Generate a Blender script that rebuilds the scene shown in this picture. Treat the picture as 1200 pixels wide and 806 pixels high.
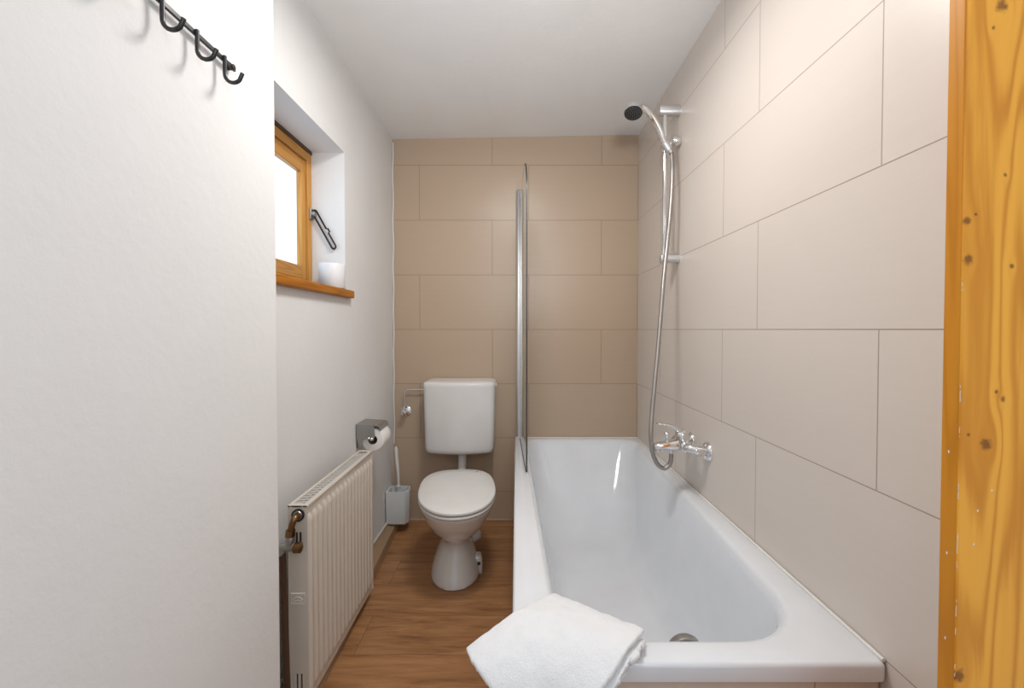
import bpy, bmesh, math, random
from math import sin, cos, pi, radians, sqrt, tan
from mathutils import Vector, Matrix, noise

# ------------------------------------------------------------------ scene, camera, light
S = bpy.context.scene
COL = S.collection
for o in list(bpy.data.objects):
    bpy.data.objects.remove(o)

EYE = 1.06                       # height of the lens over the floor
cam_d = bpy.data.cameras.new('camera')
cam = bpy.data.objects.new('camera', cam_d)
COL.objects.link(cam)
cam_d.sensor_width = 36.0
cam_d.sensor_fit = 'HORIZONTAL'
cam_d.lens = 501.0 / 1200.0 * 36.0
PITCH = radians(1.06)
cam.location = (0, 0, EYE)
cam.rotation_euler = (pi / 2 - PITCH, 0, 0)
cam_d.shift_x = -5.0 / 1200.0
cam_d.shift_y = -(403 - 395.3) / 1200.0
cam_d.clip_start = 0.02
S.camera = cam

S.view_settings.view_transform = 'Standard'
S.view_settings.look = 'None'
S.view_settings.exposure = 0.07
S.view_settings.gamma = 1.0
S.view_settings.use_curve_mapping = False

W = bpy.data.worlds.new('world')
S.world = W
W.use_nodes = True
W.node_tree.nodes['Background'].inputs[0].default_value = (0.82, 0.915, 1.0, 1)
W.node_tree.nodes['Background'].inputs[1].default_value = 0.72


def area(name, loc, target, size, power, color, size_y=None):
    d = bpy.data.lights.new(name, 'AREA')
    d.energy = power
    d.color = color
    d.size = size
    if size_y:
        d.shape = 'RECTANGLE'
        d.size_y = size_y
    o = bpy.data.objects.new(name, d)
    COL.objects.link(o)
    o.location = loc
    o.rotation_euler = (Vector(target) - Vector(loc)).to_track_quat('-Z', 'Y').to_euler()
    return o


# ceiling lamp of the bathroom (above and out of the frame) and an added fill light behind the camera
area('ceiling_lamp', (0.0, 1.12, 2.06), (0.0, 1.12, 0), 0.26, 11.0, (1.0, 0.968, 0.928))
area('hall_fill', (0.42, -0.80, 1.88), (0.1, 1.5, 1.25), 0.6, 5.4, (0.92, 0.965, 1.0))
# photographer's flash bounced off the ceiling
fl = area('bounce_flash', (0.12, -0.15, 1.42), (0.05, 1.05, 2.13), 0.16, 4.0, (0.95, 0.975, 1.0))
fl.data.spread = radians(85)

# ------------------------------------------------------------------ node helpers


def lin(c):
    return tuple((v / 12.92 if v <= 0.04045 else ((v + 0.055) / 1.055) ** 2.4) for v in [x / 255.0 for x in c]) + (1.0,)


class NT:
    def __init__(self, name):
        self.m = bpy.data.materials.new(name)
        self.m.use_nodes = True
        self.t = self.m.node_tree
        self.b = self.t.nodes['Principled BSDF']
        self.out = self.t.nodes['Material Output']

    def n(self, typ, **kw):
        nd = self.t.nodes.new(typ)
        for k, v in kw.items():
            setattr(nd, k, v)
        return nd

    def l(self, a, b):
        self.t.links.new(a, b)

    def val(self, sock, v):
        if hasattr(v, 'is_output') or isinstance(v, bpy.types.NodeSocket):
            self.l(v, sock)
        else:
            sock.default_value = v

    def math(self, op, a, b=0.0, c=0.0):
        nd = self.n('ShaderNodeMath', operation=op)
        self.val(nd.inputs[0], a)
        self.val(nd.inputs[1], b)
        self.val(nd.inputs[2], c)
        return nd.outputs[0]

    def mix(self, f, a, b, mode='MIX'):
        nd = self.n('ShaderNodeMix', data_type='RGBA', blend_type=mode)
        self.val(nd.inputs[0], f)
        self.val(nd.inputs[6], a)
        self.val(nd.inputs[7], b)
        return nd.outputs[2]

    def pos(self):
        return self.n('ShaderNodeNewGeometry').outputs['Position']

    def sep(self, v):
        nd = self.n('ShaderNodeSeparateXYZ')
        self.l(v, nd.inputs[0])
        return nd.outputs

    def comb(self, x, y, z):
        nd = self.n('ShaderNodeCombineXYZ')
        for i, v in enumerate((x, y, z)):
            self.val(nd.inputs[i], v)
        return nd.outputs[0]

    def scale(self, v, s):
        nd = self.n('ShaderNodeVectorMath', operation='MULTIPLY')
        self.l(v, nd.inputs[0])
        nd.inputs[1].default_value = s
        return nd.outputs[0]

    def noise(self, v, sc=5.0, det=3.0, rough=0.55, dist=0.0):
        nd = self.n('ShaderNodeTexNoise')
        self.l(v, nd.inputs['Vector'])
        nd.inputs['Scale'].default_value = sc
        nd.inputs['Detail'].default_value = det
        nd.inputs['Roughness'].default_value = rough
        nd.inputs['Distortion'].default_value = dist
        return nd.outputs[0]

    def ramp(self, f, stops):
        nd = self.n('ShaderNodeValToRGB')
        self.l(f, nd.inputs[0])
        e = nd.color_ramp.elements
        e[0].position, e[0].color = stops[0]
        e[1].position, e[1].color = stops[-1]
        for p, c in stops[1:-1]:
            x = e.new(p)
            x.color = c
        return nd.outputs[0]

    def bump(self, h, strength=0.2, dist=0.002):
        nd = self.n('ShaderNodeBump')
        self.l(h, nd.inputs['Height'])
        nd.inputs['Strength'].default_value = strength
        nd.inputs['Distance'].default_value = dist
        self.l(nd.outputs[0], self.b.inputs['Normal'])

    def set(self, color=None, rough=0.5, metal=0.0, spec=0.5, coat=0.0):
        if color is not None:
            self.val(self.b.inputs['Base Color'], color)
        self.val(self.b.inputs['Roughness'], rough)
        self.b.inputs['Metallic'].default_value = metal
        self.b.inputs['Specular IOR Level'].default_value = spec
        self.b.inputs['Coat Weight'].default_value = coat
        self.b.inputs['Coat Roughness'].default_value = 0.08
        return self.m


def plain(name, color, rough=0.4, metal=0.0, spec=0.5, coat=0.0, bump=0.0, bscale=60.0, bdist=0.001):
    t = NT(name)
    v = t.pos()
    f = t.noise(v, 9.0, 2.0)
    c2 = tuple(min(1.0, x * 1.05) for x in color[:3]) + (1,)
    c1 = tuple(x * 0.95 for x in color[:3]) + (1,)
    col = t.mix(f, c1, c2)
    if bump:
        t.bump(t.noise(v, bscale, 4.0), bump, bdist)
    return t.set(col, rough, metal, spec, coat)


def tile_mat(name, axis, x0, offset, ca, cb, grout, width=0.6):
    t = NT(name)
    p = t.pos()
    s = t.sep(p)
    u = t.math('SUBTRACT', s['XYZ'.index(axis)], x0)
    w = t.math('ADD', t.math('SUBTRACT', s[2], EYE), 12.0)
    br = t.n('ShaderNodeTexBrick', offset=offset, offset_frequency=2, squash=1.0)
    t.l(t.comb(u, w, 0.0), br.inputs['Vector'])
    br.inputs['Color1'].default_value = (0, 0, 0, 1)
    br.inputs['Color2'].default_value = (1, 1, 1, 1)
    br.inputs['Mortar'].default_value = (0.5, 0.5, 0.5, 1)
    br.inputs['Scale'].default_value = 1.0
    br.inputs['Mortar Size'].default_value = 0.0013
    br.inputs['Mortar Smooth'].default_value = 0.15
    br.inputs['Brick Width'].default_value = width
    br.inputs['Row Height'].default_value = 0.3
    fac = br.outputs['Fac']
    # faint woven streaks of the glaze
    st = t.noise(t.scale(p, (3.0, 3.0, 90.0)), 1.0, 3.0)
    cl = t.noise(p, 3.0, 2.0)
    k = t.math('ADD', t.math('MULTIPLY', st, 0.5), t.math('MULTIPLY', cl, 0.5))
    base = t.mix(k, ca + (1,), cb + (1,))
    tint = t.math('MULTIPLY', br.outputs['Color'], 0.10)
    base = t.mix(tint, base, tuple(x * .93 for x in ca) + (1,))
    col = t.mix(fac, base, grout + (1,))
    h = t.math('SUBTRACT', t.math('MULTIPLY', st, 0.05), fac)
    t.bump(h, 0.5, 0.0012)
    return t.set(col, 0.33, spec=0.5)


def plaster(name, color):
    t = NT(name)
    p = t.pos()
    n1 = t.noise(p, 4.0, 3.0)
    n2 = t.noise(p, 55.0, 5.0, 0.6)
    c2 = tuple(min(1.0, x * 1.03) for x in color) + (1,)
    c1 = tuple(x * 0.97 for x in color) + (1,)
    h = t.math('ADD', n2, t.math('MULTIPLY', t.noise(p, 11.0, 2.0), 1.2))
    t.bump(h, 0.32, 0.0025)
    return t.set(t.mix(n1, c1, c2), 0.85, spec=0.2)


def floor_mat():
    t = NT('oak_vinyl_planks')
    p = t.pos()
    s = t.sep(p)
    br = t.n('ShaderNodeTexBrick', offset=0.37, offset_frequency=2, squash=1.0)
    t.l(t.comb(t.math('ADD', s[0], 12.53), t.math('ADD', s[1], 9.075), 0.0), br.inputs['Vector'])
    br.inputs['Color1'].default_value = (0, 0, 0, 1)
    br.inputs['Color2'].default_value = (1, 1, 1, 1)
    br.inputs['Mortar'].default_value = (0.5, 0.5, 0.5, 1)
    br.inputs['Scale'].default_value = 1.0
    br.inputs['Mortar Size'].default_value = 0.0009
    br.inputs['Brick Width'].default_value = 1.2
    br.inputs['Row Height'].default_value = 0.19
    rnd = br.outputs['Color']
    q = t.n('ShaderNodeVectorMath', operation='ADD')
    t.l(t.scale(p, (1.6, 13.0, 1.0)), q.inputs[0])
    t.l(t.scale(rnd, (7.0, 3.0, 5.0)), q.inputs[1])
    g1 = t.noise(q.outputs[0], 1.6, 5.0, 0.62, 1.2)
    g2 = t.noise(t.scale(q.outputs[0], (2.0, 7.0, 1.0)), 3.0, 4.0, 0.6)
    g = t.math('ADD', t.math('MULTIPLY', g1, 0.7), t.math('MULTIPLY', g2, 0.3))
    col = t.ramp(g, [(0.30, (0.150, 0.062, 0.024, 1)), (0.46, (0.335, 0.160, 0.066, 1)),
                     (0.60, (0.440, 0.225, 0.098, 1)), (0.75, (0.52, 0.285, 0.135, 1))])
    col = t.mix(t.math('MULTIPLY', rnd, 0.22), col, (0.30, 0.14, 0.055, 1))
    vo = t.n('ShaderNodeTexVoronoi', feature='F1')
    t.l(t.scale(p, (2.6, 4.6, 1.0)), vo.inputs['Vector'])
    vo.inputs['Scale'].default_value = 1.0
    kn = t.ramp(vo.outputs['Distance'], [(0.0, (1, 1, 1, 1)), (0.10, (0, 0, 0, 1))])
    col = t.mix(t.math('MULTIPLY', kn, 0.6), col, (0.10, 0.04, 0.016, 1))
    col = t.mix(t.math('MULTIPLY', br.outputs['Fac'], 0.75), col, (0.10, 0.045, 0.02, 1))
    t.bump(t.math('SUBTRACT', t.math('MULTIPLY', g2, 0.25), br.outputs['Fac']), 0.35, 0.001)
    return t.set(col, 0.42, spec=0.4)


def pine_mat(name, deep, light, axis=2, knots=(), scale=1.0):
    """knots: (x, z, radius) in world metres on a face looking along y"""
    t = NT(name)
    p = t.pos()
    s = t.sep(p)
    st = [26.0 * scale, 26.0 * scale, 26.0 * scale]
    st[axis] = 1.4 * scale
    warp = None
    dx = None
    kmask = None
    for kx, kz, kr in knots:
        ddx = t.math('DIVIDE', t.math('SUBTRACT', s[0], kx), kr)
        ddz = t.math('DIVIDE', t.math('SUBTRACT', s[2], kz), kr * 1.1)
        d2 = t.math('ADD', t.math('MULTIPLY', ddx, ddx), t.math('MULTIPLY', ddz, ddz))
        ddz2 = t.math('MULTIPLY', ddz, 0.28)
        d2w = t.math('ADD', t.math('MULTIPLY', ddx, t.math('MULTIPLY', ddx, 0.35)), t.math('MULTIPLY', ddz2, ddz2))
        push = t.math('MULTIPLY', t.math('MULTIPLY', ddx, kr * 1.1), t.math('DIVIDE', 1.0, t.math('ADD', 1.0, t.math('MULTIPLY', d2w, d2w))))
        dx = push if dx is None else t.math('ADD', dx, push)
        nz = t.math('ADD', t.math('MULTIPLY', t.noise(p, 160.0, 2.0), 1.1), -0.55)
        k = t.math('SUBTRACT', 0.95, t.math('ADD', t.math('SQRT', d2), nz))
        nd = t.n('ShaderNodeClamp')
        t.l(t.math('MULTIPLY', k, 1.8), nd.inputs[0])
        kmask = nd.outputs[0] if kmask is None else t.math('MAXIMUM', kmask, nd.outputs[0])
    if dx is not None:
        pp = t.comb(t.math('SUBTRACT', s[0], dx), s[1], s[2])
    else:
        pp = p
    v = t.scale(pp, tuple(st))
    big = t.noise(t.scale(pp, tuple(x * 0.35 for x in st)), 1.0, 2.0, 0.5, 0.4)
    fine = t.noise(v, 2.2, 4.0, 0.6)
    rings = t.math('MULTIPLY', t.math('ADD', t.math('SINE', t.math('MULTIPLY', t.math('ADD', big, t.math('MULTIPLY', fine, 0.035)), 125.0)), 1.0), 0.5)
    rings = t.math('POWER', rings, 2.4)
    f = t.math('ADD', t.math('MULTIPLY', rings, 0.50), t.math('MULTIPLY', fine, 0.32))
    col = t.mix(f, light, deep)
    if kmask is not None:
        col = t.mix(t.math('MULTIPLY', kmask, 0.8), col, t.mix(t.noise(p, 300.0, 2.0), (0.06, 0.016, 0.004, 1), (0.30, 0.10, 0.02, 1)))
    t.bump(f, 0.12, 0.001)
    return t.set(col, 0.42, spec=0.22)


def terry_mat():
    t = NT('white_terry_cloth')
    p = t.pos()
    h = t.math('ADD', t.noise(p, 420.0, 3.0, 0.7), t.math('MULTIPLY', t.noise(p, 120.0, 3.0), 0.8))
    t.bump(h, 0.6, 0.003)
    t.b.inputs['Sheen Weight'].default_value = 0.35
    return t.set(t.mix(t.noise(p, 20.0, 2.0), (0.80, 0.81, 0.83, 1), (0.87, 0.88, 0.90, 1)), 0.95, spec=0.1)


M = {}
M['plaster'] = plaster('white_rough_plaster', (0.765, 0.76, 0.755))
M['ceiling'] = plaster('white_ceiling_paint', (0.86, 0.86, 0.86))
M['tile_back'] = tile_mat('beige_tile_warm_lit', 'X', -0.132 - 6.0, 2.0 / 3.0, (0.465, 0.350, 0.250), (0.512, 0.392, 0.287), (0.29, 0.205, 0.145))  # warm light at the back is put into this wall's tile colour
M['tile_right'] = tile_mat('beige_tile_cool_lit', 'Y', 0.79 - 6.0, 1.0 / 3.0, (0.650, 0.583, 0.525), (0.700, 0.635, 0.580), (0.37, 0.30, 0.245))  # same tile, greyed to carry the cooler light near the camera
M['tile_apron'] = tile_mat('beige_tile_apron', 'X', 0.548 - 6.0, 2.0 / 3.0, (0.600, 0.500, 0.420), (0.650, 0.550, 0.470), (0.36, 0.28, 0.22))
M['floor'] = floor_mat()
M['enamel'] = plain('white_enamel', (0.745, 0.775, 0.815), 0.09, spec=0.5, coat=0.5)
M['ceramic'] = plain('white_sanitary_ceramic', (0.74, 0.725, 0.705), 0.12, coat=0.5)
M['plastic'] = plain('white_plastic', (0.74, 0.73, 0.715), 0.26)
M['plastic_cool'] = plain('white_brush_plastic', (0.66, 0.69, 0.69), 0.3)
M['gap'] = plain('dark_gap_shade', (0.03, 0.03, 0.03), 0.6)
M['chrome'] = plain('polished_chrome', (0.80, 0.80, 0.80), 0.07, 1.0)
M['satin'] = plain('satin_aluminium', (0.70, 0.71, 0.72), 0.45, 1.0)
M['steel'] = plain('brushed_steel', (0.42, 0.42, 0.41), 0.34, 1.0)
M['hose'] = plain('metal_hose', (0.40, 0.38, 0.36), 0.3, 1.0, bump=0.5, bscale=900, bdist=0.001)
M['brass'] = plain('aged_brass', (0.24, 0.145, 0.065), 0.34, 1.0)
M['pipe'] = plain('dark_copper_pipe', (0.085, 0.045, 0.025), 0.45, 0.3)
M['black'] = plain('black_powder_coat', (0.018, 0.018, 0.02), 0.32)
M['face'] = plain('black_spray_plate', (0.02, 0.02, 0.022), 0.45)
M['radiator'] = plain('white_radiator_lacquer', (0.62, 0.555, 0.48), 0.32, coat=0.2)
M['grille'] = plain('grey_grille', (0.50, 0.49, 0.47), 0.4, 0.3)
M['inner'] = plain('dark_radiator_core', (0.05, 0.045, 0.04), 0.7)
M['paper'] = plain('white_toilet_paper', (0.82, 0.80, 0.77), 0.95, spec=0.1, bump=0.4, bscale=90)
M['core'] = plain('brown_cardboard', (0.22, 0.15, 0.10), 0.9)
M['caulk'] = plain('white_caulk', (0.78, 0.76, 0.73), 0.6)
M['white_box'] = plain('white_matt_plastic', (0.80, 0.80, 0.82), 0.5)
M['iron'] = plain('dark_iron', (0.035, 0.03, 0.028), 0.38, 0.6)
M['orange'] = plain('orange_indicator', (0.55, 0.16, 0.02), 0.4)
M['skirting'] = plain('brown_skirting', (0.34, 0.22, 0.13), 0.5)
M['skirting_top'] = plain('pale_sealant', (0.66, 0.62, 0.57), 0.6)
M['pine_window'] = pine_mat('honey_pine_window', (0.46, 0.20, 0.040, 1), (0.66, 0.34, 0.090, 1), 2)
M['pine_window_h'] = pine_mat('honey_pine_rail', (0.42, 0.18, 0.035, 1), (0.62, 0.31, 0.080, 1), 1)
M['pine_sill'] = pine_mat('amber_pine_sill', (0.25, 0.080, 0.008, 1), (0.48, 0.18, 0.018, 1), 1)
CAS_Y = 0.50
KN = []
for px, py, r in ((1166, 12, .009), (1157, 37, .003), (1174, 206, .003), (1141, 252, .0024), (1131, 259, .006), (1133, 304, .0075), (1184, 312, .0035),
                  (1169, 459, .0032), (1177, 468, .0042), (1137, 510, .0030), (1158, 521, .0085), (1131, 798, .0095)):
    KN.append(((px - 605) * CAS_Y / 501.0, EYE + (386 - py) * CAS_Y / 501.0, r))
M['pine_casing'] = pine_mat('knotty_varnished_pine', (0.54, 0.160, 0.005, 1), (1.0, 0.47, 0.058, 1), 2, KN, 1.0)
M['pine_shaded'] = pine_mat('varnished_pine_shaded', (0.50, 0.18, 0.010, 1), (0.66, 0.27, 0.022, 1), 2)  # same casing pine, darkened for the side facing away from the light
M['terry'] = terry_mat()

t = NT('clear_screen_glass')
g = t.n('ShaderNodeBsdfGlass')
g.inputs['Roughness'].default_value = 0.0
g.inputs['IOR'].default_value = 1.1
g.inputs['Color'].default_value = (0.985, 0.99, 0.985, 1)
t.l(g.outputs[0], t.out.inputs[0])
M['glass'] = t.m
M['glass_edge'] = plain('dark_green_glass_edge', (0.030, 0.030, 0.025), 0.4)

t = NT('daylit_frosted_glass')
e = t.n('ShaderNodeEmission')
fz = t.noise(t.scale(t.pos(), (1, 4.0, 4.0)), 1.2, 2.0)
t.l(t.mix(fz, (0.52, 0.74, 1.0, 1), (0.70, 0.86, 1.0, 1)), e.inputs[0])
e.inputs[1].default_value = 1.75
gl = t.n('ShaderNodeBsdfGlossy')
gl.inputs['Roughness'].default_value = 0.25
ms = t.n('ShaderNodeMixShader')
ms.inputs[0].default_value = 0.06
t.l(e.outputs[0], ms.inputs[1])
t.l(gl.outputs[0], ms.inputs[2])
t.l(ms.outputs[0], t.out.inputs[0])
M['pane'] = t.m

# ------------------------------------------------------------------ mesh helpers
LOC = {}


class MB:
    def __init__(s):
        s.v = []
        s.f = []

    def add(s, vs, fs):
        o = len(s.v)
        s.v += [tuple(x) for x in vs]
        s.f += [tuple(i + o for i in f) for f in fs]
        return s

    def box(s, x0, x1, y0, y1, z0, z1):
        vs = [(x, y, z) for z in (z0, z1) for y in (y0, y1) for x in (x0, x1)]
        return s.add(vs, [(0, 2, 3, 1), (4, 5, 7, 6), (0, 1, 5, 4), (2, 6, 7, 3), (0, 4, 6, 2), (1, 3, 7, 5)])

    def loft(s, loops, cap0=True, cap1=True, closed=True):
        n = len(loops[0])
        vs = [p for L in loops for p in L]
        fs = []
        for i in range(len(loops) - 1):
            for j in range(n if closed else n - 1):
                k = (j + 1) % n
                fs.append((i * n + j, i * n + k, (i + 1) * n + k, (i + 1) * n + j))
        if cap0:
            fs.append(tuple(range(n - 1, -1, -1)))
        if cap1:
            fs.append(tuple((len(loops) - 1) * n + j for j in range(n)))
        return s.add(vs, fs)

    def tube(s, pts, r, n=12, cap=True):
        P = [Vector(p) for p in pts]
        R = r if isinstance(r, (list, tuple)) else [r] * len(P)
        T = []
        for i in range(len(P)):
            a = P[min(i + 1, len(P) - 1)] - P[max(i - 1, 0)]
            T.append(a.normalized())
        up = Vector((0, 0, 1)) if abs(T[0].z) < 0.9 else Vector((1, 0, 0))
        N = (up - T[0] * up.dot(T[0])).normalized()
        loops = []
        for i in range(len(P)):
            N = (N - T[i] * N.dot(T[i])).normalized()
            B = T[i].cross(N)
            loops.append([P[i] + (N * cos(2 * pi * k / n) + B * sin(2 * pi * k / n)) * R[i] for k in range(n)])
        return s.loft(loops, cap, cap)

    def cyl(s, a, b, r, n=24, r2=None, ch=0.0):
        a, b = Vector(a), Vector(b)
        r2 = r if r2 is None else r2
        d = (b - a).normalized()
        if ch:
            return s.tube([a, a + d * 1e-4, a + d * ch, b - d * ch, b - d * 1e-4, b][0:1] + [a + d * ch * .3, a + d * ch, b - d * ch, b - d * ch * .3, b],
                          [r - ch, r - ch * .3, r, r2, r2 - ch * .3, r2 - ch], n)
        return s.tube([a, b], [r, r2], n)

    def sphere(s, c, r, n=16, sx=1, sy=1, sz=1):
        loops = []
        for i in range(1, n):
            a = pi * i / n
            loops.append([(c[0] + r * sx * sin(a) * cos(2 * pi * k / (2 * n)), c[1] + r * sy * sin(a) * sin(2 * pi * k / (2 * n)), c[2] - r * sz * cos(a)) for k in range(2 * n)])
        return s.loft(loops)

    def xf(s, fn):
        s.v = [tuple(fn(*p)) for p in s.v]
        return s

    def build(s, name, mat, parent=None, base=None, smooth=True, angle=40, bevel=0.0, seg=2, sub=0, weld=False):
        off = Vector(base) if base is not None else (LOC[parent.name] if parent is not None else Vector((0, 0, 0)))
        me = bpy.data.meshes.new(name)
        me.from_pydata([tuple(Vector(p) - off) for p in s.v], [], s.f)
        me.update()
        bm = bmesh.new()
        bm.from_mesh(me)
        if weld:
            bmesh.ops.remove_doubles(bm, verts=bm.verts, dist=1e-5)
        bmesh.ops.recalc_face_normals(bm, faces=bm.faces)
        bm.to_mesh(me)
        bm.free()
        if smooth:
            me.shade_smooth()
            me.set_sharp_from_angle(angle=radians(angle))
        me.materials.append(mat)
        o = bpy.data.objects.new(name, me)
        COL.objects.link(o)
        if parent is not None:
            o.parent = parent
        else:
            o.location = off
        LOC[o.name] = off
        if sub:
            md = o.modifiers.new('subdivision', 'SUBSURF')
            md.levels = md.render_levels = sub
        if bevel:
            md = o.modifiers.new('bevel', 'BEVEL')
            md.width = bevel
            md.segments = seg
            md.limit_method = 'ANGLE'
            md.angle_limit = radians(40)
        return o


def tag(o, label=None, cat=None, group=None, kind=None):
    if label:
        o['label'] = label
    if cat:
        o['category'] = cat
    if group:
        o['group'] = group
    if kind:
        o['kind'] = kind
    return o


def thing(name, loc, label, cat, group=None, kind=None):
    o = bpy.data.objects.new(name, None)
    o.empty_display_size = 0.05
    COL.objects.link(o)
    o.location = loc
    LOC[o.name] = Vector(loc)
    return tag(o, label, cat, group, kind)


def curve(pts, n=8):
    """Catmull-Rom through the points"""
    P = [Vector(p) for p in pts]
    P = [P[0] * 2 - P[1]] + P + [P[-1] * 2 - P[-2]]
    out = []
    for i in range(1, len(P) - 2):
        for k in range(n):
            u = k / n
            a, b, c, d = P[i - 1], P[i], P[i + 1], P[i + 2]
            out.append(0.5 * ((2 * b) + (c - a) * u + (2 * a - 5 * b + 4 * c - d) * u * u + (3 * b - a - 3 * c + d) * u ** 3))
    out.append(P[-2])
    return out


def rquad(corners, radii, z, seg=10, side=6):
    """rounded quadrilateral loop, corners anticlockwise (x, y)"""
    n = len(corners)
    arcs = []
    for i in range(n):
        p = Vector(corners[i])
        a = (Vector(corners[i - 1]) - p)
        b = (Vector(corners[(i + 1) % n]) - p)
        la, lb = a.length, b.length
        a.normalize()
        b.normalize()
        half = math.acos(max(-1, min(1, a.dot(b)))) / 2
        r = radii[i]
        d = min(r / tan(half), 0.48 * la, 0.48 * lb)
        r = d * tan(half)
        c = p + (a + b).normalized() * (r / sin(half))
        s0 = p + a * d - c
        s1 = p + b * d - c
        a0 = math.atan2(s0.y, s0.x)
        a1 = math.atan2(s1.y, s1.x)
        while a1 < a0:
            a1 += 2 * pi
        arcs.append([(c.x + r * cos(a0 + (a1 - a0) * k / seg), c.y + r * sin(a0 + (a1 - a0) * k / seg)) for k in range(seg + 1)])
    out = []
    for i in range(n):
        out += arcs[i]
        e = Vector(arcs[i][-1])
        f = Vector(arcs[(i + 1) % n][0])
        for k in range(1, side):
            q = e.lerp(f, k / side)
            out.append((q.x, q.y))
    return [(x, y, z) for x, y in out]


def Z(rel):
    return EYE + rel


# ------------------------------------------------------------------ the room
BACK = 2.36
RX = 0.67
LX = -0.68

m = MB().box(-1.2, 1.2, -0.9, 2.5, -0.08, 0.0)
tag(m.build('floor', M['floor'], base=(0, 0, 0)), 'oak look plank floor with crosswise grain beside the tub', 'floor', kind='structure')

m = MB()
zt = [(-1.2, -0.9, 1.075), (1.2, -0.9, 1.09), (1.2, 2.5, 1.073), (-1.2, 2.5, 1.03)]
m.add([(x, y, Z(z)) for x, y, z in zt] + [(x, y, Z(1.3)) for x, y, z in zt],
      [(0, 3, 2, 1), (4, 5, 6, 7), (0, 1, 5, 4), (1, 2, 6, 5), (2, 3, 7, 6), (3, 0, 4, 7)])
tag(m.build('ceiling', M['ceiling']), 'low white painted ceiling over the bath', 'ceiling', kind='structure')

m = MB().box(-1.0, 0.95, BACK, BACK + 0.12, -0.05, Z(1.12))
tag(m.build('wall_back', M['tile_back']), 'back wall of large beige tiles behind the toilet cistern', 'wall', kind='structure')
m = MB().box(RX, RX + 0.12, 0.52, BACK, -0.05, Z(1.15))
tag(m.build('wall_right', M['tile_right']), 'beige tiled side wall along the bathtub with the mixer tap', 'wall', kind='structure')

# left wall with the deep window recess
WY0, WY1, WZ0, WZ1 = 1.06, 1.704, 0.156, 0.70
WIN_X = -0.81
m = MB()
lt = -0.86
m.box(lt, LX, 0.9, WY0, -0.05, Z(1.15))
m.box(lt, LX, WY1, BACK, -0.05, Z(1.15))
m.box(lt, LX, WY0, WY1, -0.05, Z(WZ0))
m.box(lt, LX, WY0, WY1, Z(WZ1), Z(1.15))
tag(m.build('wall_left', M['plaster'], bevel=0.0), 'white plastered side wall holding the small recessed window', 'wall', kind='structure')

PX, PY = -0.55, 0.985
m = MB().box(-0.90, PX, -0.9, PY, -0.05, Z(1.15))
tag(m.build('wall_entry', M['plaster'], bevel=0.006, seg=3), 'white plastered projecting wall in front with the black hook rail', 'wall', kind='structure')

# skirting
m = MB()
m.add([(-0.679, 1.0, 0), (-0.555, 1.0, 0), (-0.634, BACK, 0), (-0.679, BACK, 0), (-0.679, 1.0, 0.048), (-0.560, 1.0, 0.040), (-0.640, BACK, 0.040), (-0.679, BACK, 0.052)],
      [(0, 3, 2, 1), (4, 5, 6, 7), (0, 1, 5, 4), (1, 2, 6, 5), (2, 3, 7, 6), (3, 0, 4, 7)])
bb = tag(m.build('baseboard_left', M['skirting'], bevel=0.003), 'low brown skirting along the foot of the left wall', 'baseboard', kind='structure')
m = MB().tube([(-0.672, 1.0, 0.053), (-0.672, BACK - .003, 0.056)], 0.006, 8)
m.build('sealant_bead', M['skirting_top'], bb)

random.seed(4)
pts = []
for i in range(26):
    zz = Z(1.02 - i * 0.066)
    pts.append((LX + 0.005 + 0.0015 * sin(i * 1.7), BACK - 0.005, zz))
tag(MB().tube(curve(pts, 3), 0.0038, 8).build('trim_1', M['caulk']), 'thin white sealant strip up the corner of plaster and tiles', 'sealant strip', kind='structure')
m = MB().tube([(-0.62, BACK - 0.002, 0.003), (-0.02, BACK - 0.002, 0.003)], 0.005, 8)
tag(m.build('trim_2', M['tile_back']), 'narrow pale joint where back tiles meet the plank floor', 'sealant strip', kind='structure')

# pine door casing at the right edge
dc = thing('door_1', (0.6, CAS_Y + .02, 0), 'orange varnished knotty pine door casing at the right', 'door frame', kind='structure')
m = MB().box(0.5205, 0.66, CAS_Y, CAS_Y + 0.0195, 0.0, Z(1.07))
m.build('casing_board', M['pine_casing'], dc, bevel=0.0025, seg=3)
m = MB().box(0.5195, 0.5215, CAS_Y + 0.0015, CAS_Y + 0.0200, 0.0, Z(1.07))
m.build('shaded_edge', M['pine_shaded'], dc, bevel=0.0006)  # thin layer carrying the shaded tone of the board's side
m = MB().box(0.645, 0.80, CAS_Y + 0.02, CAS_Y + 0.125, 0.0, Z(1.07))
m.build('door_jamb', M['pine_shaded'], dc)
m = MB()
random.seed(9)
for zc, ln in ((-.075, .02), (-.12, .012), (-.19, .02), (-.25, .03), (-.28, .01), (.05, .01), (-.33, .02), (-.36, .012), (-.405, .015)):
    m.tube(curve([(0.5215 + random.uniform(-.0006, .0006), CAS_Y + .0008, Z(zc + ln * (k / 4 - .5))) for k in range(5)], 2), 0.00035, 6)
for px, py in ((1166, 576), (1150, 600), (1104, 533), (1108, 656), (1106, 760), (1146, 640)):
    x, zz = (px - 605) * CAS_Y / 501.0, Z((386 - py) * CAS_Y / 501.0)
    if px < 1120:
        m.sphere((0.5196, CAS_Y + 0.011, zz), 0.0010, 6, 0.5, 1, 2.2)
    else:
        m.sphere((x, CAS_Y, zz), 0.0010, 6, 1, 0.5, 1.5)
m.build('paint_chip', M['caulk'], dc)

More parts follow.
